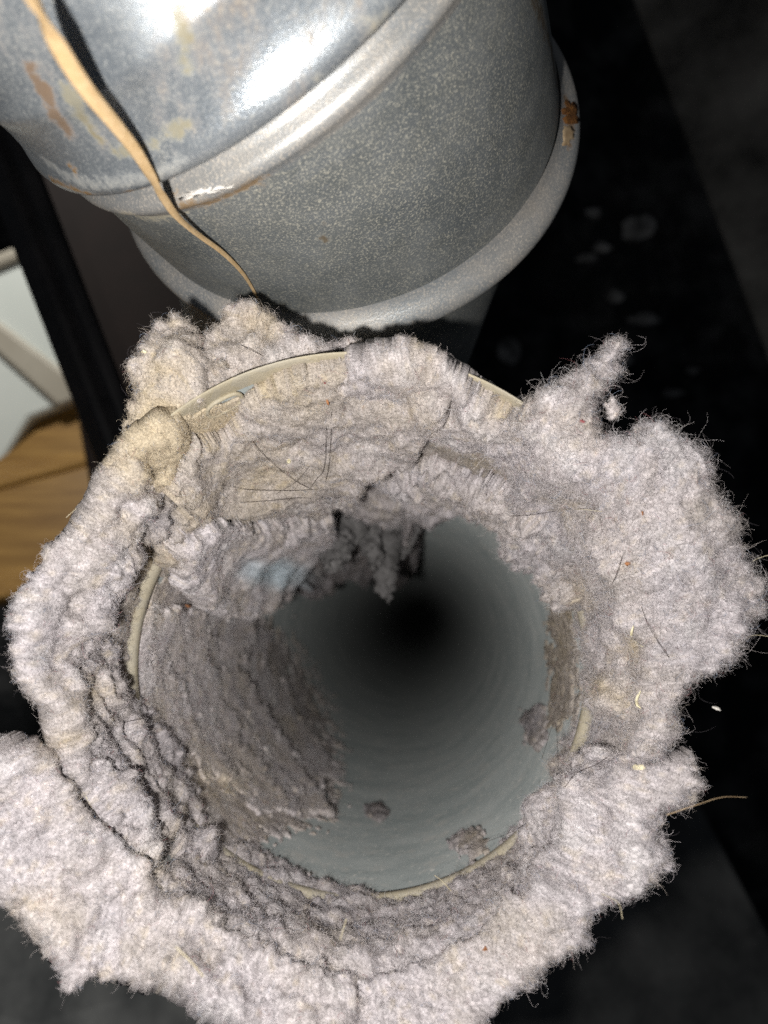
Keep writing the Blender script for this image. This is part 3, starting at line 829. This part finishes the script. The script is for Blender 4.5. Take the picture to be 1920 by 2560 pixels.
lint('grey lint lump with a pale blue patch hanging inside the upper left',
     [(372, 1190), (400, 1155), (450, 1140), (560, 1150), (640, 1135), (715, 1130), (705, 1180), (662, 1220), (642, 1245), (620, 1290), (560, 1325), (490, 1330), (430, 1300), (405, 1270), (392, 1230)],
     th=.0040, back=.003, edge=.0028, t_rng=(-.12, -.01), seed=12, lump=.7, fringe=1.3, shade=1.3,
     lift=[(600, 1260, .013), (500, 1310, .010), (440, 1230, .006), (560, 1160, .005), (660, 1180, .009), (400, 1200, .003)], lift_r=60)
lint('small tan-grey lint lump inside the upper left of the mouth',
     [(335, 1190), (352, 1140), (372, 1105), (402, 1085), (440, 1115), (462, 1150), (430, 1195), (375, 1222), (345, 1215)],
     th=.0040, back=.002, edge=.0028, t_rng=(-.06, .0), seed=13, lump=1.3, tan=.12)
lint('brownish dusty lint strip between the left ridge and the inner hem',
     [(372, 1085), (345, 1140), (335, 1200), (375, 1225), (330, 1260), (300, 1320), (275, 1400), (262, 1480), (245, 1478), (226, 1420), (224, 1300), (250, 1230), (300, 1180), (340, 1120)],
     th=.0016, back=.001, edge=.003, t_rng=(-.05, .005), seed=14, lump=1.0, tan=.3, shade=.9)
lint('lint band clinging deeper along the top of the duct wall',
     [(742, 1125), (775, 1040), (850, 1012), (920, 1005), (1000, 1015), (1100, 1062), (1150, 1108), (1185, 1200), (1240, 1300), (1222, 1315), (1170, 1250), (1130, 1182), (1080, 1132), (990, 1090), (930, 1108), (880, 1118), (832, 1162), (780, 1155)],
     th=.0055, back=.001, edge=.0028, t_rng=(-.52, -.015), seed=15, lump=1.6, shade=1.1)
lint('thin brown dust felt on the duct wall under the top lint',
     [(925, 940), (1085, 955), (1125, 1040), (1150, 1110), (1080, 1075), (1000, 1030), (880, 1025), (890, 990)],
     th=.0010, back=.001, edge=.003, t_rng=(-.10, -.005), seed=16, lump=.5, tan=.35, shade=.72, dens=20, flen=.0013)
lint('dark ragged lint strands hanging deep in the duct',
     [(635, 1245), (690, 1190), (760, 1150), (835, 1150), (890, 1112), (905, 1180), (880, 1230), (862, 1210), (850, 1290), (838, 1305), (825, 1295), (818, 1235), (795, 1222), (775, 1245), (742, 1222), (700, 1245), (655, 1285)],
     th=.008, back=.001, edge=.0028, t_rng=(-.52, -.03), seed=17, lump=2.0, rag=5, shade=.9)
lint('thin grey felt of lint spread over the left duct wall under the cracked flakes',
     [(298, 1300), (400, 1240), (520, 1310), (600, 1380), (650, 1470), (690, 1560), (720, 1660), (720, 1745), (650, 1770), (540, 1800), (520, 1855), (450, 1850), (400, 1740), (350, 1590), (300, 1500), (285, 1400)],
     th=.0004, back=.001, edge=.004, t_rng=(-.52, -.033), seed=20, lump=.25, rag=24, tan=.15, shade=1.25, dens=10, flen=.0010)
crack = np.array([(535, 1325), (518, 1391), (518, 1441), (545, 1475), (560, 1515), (598, 1587), (640, 1640), (672, 1690), (705, 1745)], float)
strips = [(-205, .0, .66, 'lint layer nearest the tan hem on the left duct wall'), (-168, .0, .84, 'second lint layer from the tan hem on the left duct wall'),
          (-128, .0, .95, 'third lint layer from the tan hem on the left duct wall'), (-92, .0, 1.0, 'fourth lint layer from the tan hem on the left duct wall'),
          (-48, .0, 1.0, 'fifth lint layer from the tan hem, left of the deepest crack'), (0, .0, 1.0, 'lint layer ending at the deepest crack of the left duct wall'),
          (62, .1, .85, 'lint layer farthest along the left duct wall, beyond the deepest crack')]
for k, (dx, a, b_, lab) in enumerate(strips):
    rr = random.Random(400 + k)
    c = spline(crack, 26)[int(a * 25):int(b_ * 25) + 1] + np.array([dx, 0])
    c[:, 0] += np.convolve([rr.uniform(-1, 1) for _ in range(len(c) + 2)], [.5, 1, .5], 'valid') * 9
    left = c[::-1] + np.array([-58, 0])
    poly = [tuple(p) for p in c] + [tuple(p) for p in left]
    lf = [(p[0], p[1], (.0012, .0018, .0012, .0026, .0016, .0034, .0010)[k]) for p in c[::4]] + [(p[0], p[1], 0) for p in left[::4]]
    lint(lab, poly, th=.0009 if k < 6 else .0006, back=.0008, edge=.0016, t_rng=(-.52, -.031), seed=100 + 11 * k, lump=.30, rag=9, shade=1.3, dens=22, flen=.0013, lift=lf, lift_r=20,
         name='lint_flake', group='layered lint flakes on the left duct wall', tan=.06)
lint('tan lint streak on the right duct wall',
     [(1205, 1300), (1235, 1310), (1245, 1400), (1240, 1500), (1222, 1545), (1195, 1560), (1200, 1480), (1188, 1400)],
     th=.0006, back=.001, edge=.004, t_rng=(-.14, -.025), seed=25, lump=.5, rag=12, tan=.45, shade=.85, dens=12, flen=.0008)
lint('small lint scrap stuck low on the right duct wall',
     [(1140, 1545), (1165, 1530), (1180, 1560), (1172, 1600), (1150, 1610), (1135, 1580)],
     th=.0008, back=.001, edge=.003, t_rng=(-.14, -.03), seed=26, lump=1, rag=9, shade=.9, dens=12, flen=.0008)
lint('small lint scrap lying on the bottom of the duct',
     [(985, 1815), (1010, 1800), (1040, 1812), (1055, 1835), (1020, 1850), (990, 1840)],
     th=.0008, back=.001, edge=.003, t_rng=(-.14, -.03), seed=27, lump=1, rag=9, shade=1.0, dens=12, flen=.0008)
lint('tiny lint scrap on the duct wall beyond the cracked flakes',
     [(790, 1742), (820, 1735), (838, 1752), (815, 1768), (792, 1762)],
     th=.0008, back=.001, edge=.003, t_rng=(-.52, -.03), seed=28, lump=1, rag=4, shade=.7, dens=12, flen=.0008)
print('fibres', sum(FIBRES))

bpy.context.view_layer.update()
lint_bvh = bvh_of(lint_objs)

# ------------------------------------------------------------------ hairs, crumbs and flakes caught in the lint
HG = 'loose hairs caught in the lint'
def hair(label, pts, lift=.0012, r=.00004, mat='hair_dark', default=.13, rough=.0):
    P = []
    for i, p in enumerate(pts):
        if len(p) == 3: P.append(at(*p)); continue
        q, n = on(lint_bvh, p[0], p[1], 0, default)
        P.append(q - unit(q) * lift * (1.0 if 0 < i < len(pts) - 1 else .3))
    V, Fc = tube(spline(P, 8 * len(pts)), r * K, 5)
    o = mesh_obj('hair', V, Fc, MAT[mat])
    tag(o, label, 'hair', HG)
hair('long dark hair curving down from the top rim to a white crumb', [(535, 935), (560, 972), (600, 1010), (640, 1040), (670, 1055)])
hair('dark hair lying level across the top flap, upper of two', [(482, 1048), (540, 1058), (620, 1060), (690, 1057)])
hair('dark hair lying level across the top flap, lower of two', [(520, 1085), (580, 1082), (640, 1076), (690, 1077)])
hair('dark hair bowed like a smile near the lower edge of the top flap', [(500, 1122), (540, 1131), (590, 1112), (630, 1075)])
hair('dark hair running steeply down the top flap through the hair crossing', [(705, 920), (700, 1010), (680, 1040), (640, 1100), (610, 1130)])
hair('short dark hair slanting up under the white crumb', [(600, 1065), (640, 1040), (670, 1005)])
hair('dark hair standing vertical on the top flap right of the crumb', [(716, 890), (714, 960), (706, 1030), (690, 1080)])
hair('dark hair hooked at the right end of the top flap', [(695, 1075), (712, 1078), (740, 1072), (775, 1052)])
hair('thin dark hair crossing the right flap from the mouth edge', [(1100, 1115), (1150, 1112), (1200, 1104), (1260, 1098)], .0012)
hair('dark hair sloping down on the right flap near the middle', [(1300, 1290), (1325, 1255), (1345, 1200)])
hair('dark curved hair low on the right flap', [(1385, 1310), (1400, 1350), (1430, 1400), (1445, 1420)])
hair('dark hair arching from the right slope into the duct', [(1170, 1640, .150), (1198, 1560, .150), (1205, 1640, .150), (1206, 1700, .148)], r=.00003)
hair('dark hair bent on the lower right slope', [(1220, 1700), (1245, 1670), (1290, 1650), (1330, 1620)])
hair('dark hair leaning from the bottom slope over the duct', [(1000, 1835, .150), (1060, 1815, .150), (1110, 1795, .147)], r=.00003)
hair('dark hair over the left ridge valley, crossing another', [(270, 1560), (310, 1553), (355, 1556)])
hair('dark hair crossing the left ridge valley at a slant', [(290, 1580), (320, 1550), (335, 1535)])
hair('dark hair in front of the blue patch lump on the left', [(255, 1300), (285, 1270), (282, 1235)])
hair('fine dark hair on the upper left tuft', [(520, 745), (560, 765), (610, 785)])
hair('pale hair sticking out over the wooden floor', [(143, 1118, .128), (175, 1090, .128), (215, 1062, .130)], mat='hair_pale')
hair('pale hair poking left from the tuft above the black post', [(282, 782, .14), (300, 768, .14), (325, 755, .14)], mat='hair_pale')
hair('white fibre standing on the blurred lower left skirt', [(380, 2045, .098), (415, 2080, .098), (440, 2110, .098)], r=.00009, mat='hair_pale')
hair('white fibre standing upright on the bottom slope', [(735, 2030, .112), (748, 1985, .110)], r=.00009, mat='hair_pale')
hair('pale hair lying on the bottom slope pointing at the duct', [(938, 1890, .132), (955, 1903, .130), (975, 1925, .128)], r=.00006, mat='hair_pale')
hair('brown hair trailing right from the forked lower flap', [(1440, 1760, .115), (1500, 1740, .115), (1560, 1722, .117), (1615, 1722, .12)], r=.00006, mat='rust_pale')
hair('pale hair trailing right from the far tip of the right flap', [(1560, 1380, .13), (1595, 1385, .13), (1630, 1372, .13), (1680, 1378, .13)], r=.00005, mat='hair_pale')
hair('pale wavy hair reaching right from the pointed right tip', [(1580, 1230, .13), (1610, 1222, .13), (1640, 1205, .13), (1680, 1195, .13)], r=.00006, mat='hair_pale')
hair('pale hair rising from the notch in the right flap', [(1432, 990, .13), (1420, 945, .13), (1412, 905, .13)], r=.00004, mat='hair_pale')
hair('pale kinked hair hanging below the lower right flap', [(1300, 1930, .112), (1335, 1950, .112), (1345, 1985, .112)], r=.00005, mat='hair_pale')
hair('white hair lying across the right slope towards the mouth', [(1135, 1105), (1190, 1102), (1250, 1100), (1300, 1105)], mat='hair_pale', r=.00005)

def bit(label, name, cat, x, y, s, mat, squash=.6, ang=0.0, seed=0, group=None, lift=.0001, dd=None):
    pts = []
    r = random.Random(seed)
    s = s * (.62 if mat in ('orange', 'red') else .85)
    for a in np.linspace(0, 2 * np.pi, 8)[:-1]:
        u, v = s * math.cos(a) * r.uniform(.8, 1.2), s * squash * math.sin(a) * r.uniform(.8, 1.2)
        pts.append((x + u * math.cos(ang) - v * math.sin(ang), y + u * math.sin(ang) + v * math.cos(ang)))
    if dd:
        empty_bvh = BVHTree.FromPolygons([(9, 9, 9), (9.1, 9, 9), (9, 9, 9.1)], [(0, 1, 2)])
        o = chip(name, pts, empty_bvh, 0, .0006, MAT[mat], None, dd, seed)
    else:
        o = chip(name, pts, lint_bvh, lift, .0007, MAT[mat], None, .14, seed)
    tag(o, label, cat, group)
bit('white crumb beside the crossing hairs on the top flap', 'crumb', 'crumb', 625, 996, 6.5, 'cream', .8, .6, 1)
bit('small yellow crumb on the left tuft above the black post', 'crumb', 'crumb', 312, 760, 6, 'cream', .6, .3, 2)
bit('brown crumb below the rim on the top lint', 'crumb', 'crumb', 706, 866, 5, 'orange', .8, .3, 3)
bit('magenta speck below the rim on the top lint', 'crumb', 'crumb', 703, 826, 4, 'red', .7, .3, 4)
bit('orange speck on the upper half of the right flap', 'crumb', 'crumb', 1388, 1107, 5, 'orange', .8, .3, 5)
bit('rust red speck on the middle of the right flap', 'crumb', 'crumb', 1357, 1216, 7, 'orange', .6, .1, 6)
bit('red speck near the notch of the right flap', 'crumb', 'crumb', 1256, 910, 6, 'red', .7, .9, 7)
bit('orange speck on the bottom lint below the duct mouth', 'crumb', 'crumb', 1048, 2052, 7, 'orange', .7, .1, 8)
bit('white oblong flake at the joint of the two right flaps', 'flake', 'flake', 1381, 1659, 16, 'cream', .32, -.05, 9)
bit('orange speck on the left duct wall behind the blue patch lump', 'crumb', 'crumb', 398, 1306, 5, 'orange', .9, .3, 10, lift=.001)
bit('white flake floating in the dark right of the flaps', 'flake', 'flake', 1548, 1530, 12, 'white_paint', .35, .35, 11, dd=.14)
for k, (lab, pts, w) in enumerate((('curled cream flake on the right of the mouth, upper of two', [(1368, 1352), (1364, 1370), (1370, 1384), (1388, 1397)], .00030),
                                  ('curled cream flake on the right of the mouth, lower of two', [(1384, 1492), (1376, 1508), (1376, 1522), (1384, 1530)], .00028))):
    P = [on(lint_bvh, x, y, .0008, .13)[0] for x, y in pts]
    V, Fc = tube(spline(P, 16), w * np.sin(np.linspace(.25, 2.9, 16)), 7, .5)
    tag(mesh_obj('curled_flake', V, Fc, MAT['cream']), lab, 'flake')

wall_bvh = BVHTree.FromPolygons([(-3, .979, -3), (3, .979, -3), (3, .979, 3), (-3, .979, 3)], [(0, 1, 2, 3)])
MAT['dust_tuft'] = flat_mat('pale_dust', (.05, .05, .048), (.38, .37, .36), 45, 0.9, 0.5)
DUST = ['largest pale blurred dust tuft on the black wall right of the elbow rim', 'small blurred dust tuft just right of the elbow rim, left of the largest tuft',
        'blurred dust tuft below and left of the largest tuft', 'faint dust tuft closest to the lower right of the rolled rim', 'blurred dust tuft above the upward pointing lint tuft',
        'wide flat dust tuft above the notch of the right flap', 'dust tuft directly over the tip of the upward pointing lint tuft', 'dust tuft touching the tip of the upward pointing lint tuft',
        'tall faint dust tuft between the rolled rim and the top lint', 'tiny dust tuft farthest to the right on the black wall', 'faint dust streak right of the upward pointing lint tuft']
for k, (x, y, rx, ry) in enumerate(((1378, 492, 48, 30), (1282, 462, 18, 14), (1300, 535, 20, 12), (1265, 560, 24, 10), (1330, 640, 22, 14), (1390, 690, 40, 14), (1340, 745, 18, 20), (1352, 778, 16, 14), (1100, 755, 24, 40), (1496, 800, 16, 8), (1450, 850, 26, 10))):
    r = random.Random(60 + k)
    pts = [(x + rx * math.cos(a) * r.uniform(.6, 1.15), y + ry * math.sin(a) * r.uniform(.6, 1.15)) for a in np.linspace(0, 2 * np.pi, 12)[:-1]]
    o = chip('dust_tuft', pts, wall_bvh, 0, .006, MAT['dust_tuft'], None, .98, k)
    tag(o, DUST[k], 'dust', 'dust tufts on the black wall')

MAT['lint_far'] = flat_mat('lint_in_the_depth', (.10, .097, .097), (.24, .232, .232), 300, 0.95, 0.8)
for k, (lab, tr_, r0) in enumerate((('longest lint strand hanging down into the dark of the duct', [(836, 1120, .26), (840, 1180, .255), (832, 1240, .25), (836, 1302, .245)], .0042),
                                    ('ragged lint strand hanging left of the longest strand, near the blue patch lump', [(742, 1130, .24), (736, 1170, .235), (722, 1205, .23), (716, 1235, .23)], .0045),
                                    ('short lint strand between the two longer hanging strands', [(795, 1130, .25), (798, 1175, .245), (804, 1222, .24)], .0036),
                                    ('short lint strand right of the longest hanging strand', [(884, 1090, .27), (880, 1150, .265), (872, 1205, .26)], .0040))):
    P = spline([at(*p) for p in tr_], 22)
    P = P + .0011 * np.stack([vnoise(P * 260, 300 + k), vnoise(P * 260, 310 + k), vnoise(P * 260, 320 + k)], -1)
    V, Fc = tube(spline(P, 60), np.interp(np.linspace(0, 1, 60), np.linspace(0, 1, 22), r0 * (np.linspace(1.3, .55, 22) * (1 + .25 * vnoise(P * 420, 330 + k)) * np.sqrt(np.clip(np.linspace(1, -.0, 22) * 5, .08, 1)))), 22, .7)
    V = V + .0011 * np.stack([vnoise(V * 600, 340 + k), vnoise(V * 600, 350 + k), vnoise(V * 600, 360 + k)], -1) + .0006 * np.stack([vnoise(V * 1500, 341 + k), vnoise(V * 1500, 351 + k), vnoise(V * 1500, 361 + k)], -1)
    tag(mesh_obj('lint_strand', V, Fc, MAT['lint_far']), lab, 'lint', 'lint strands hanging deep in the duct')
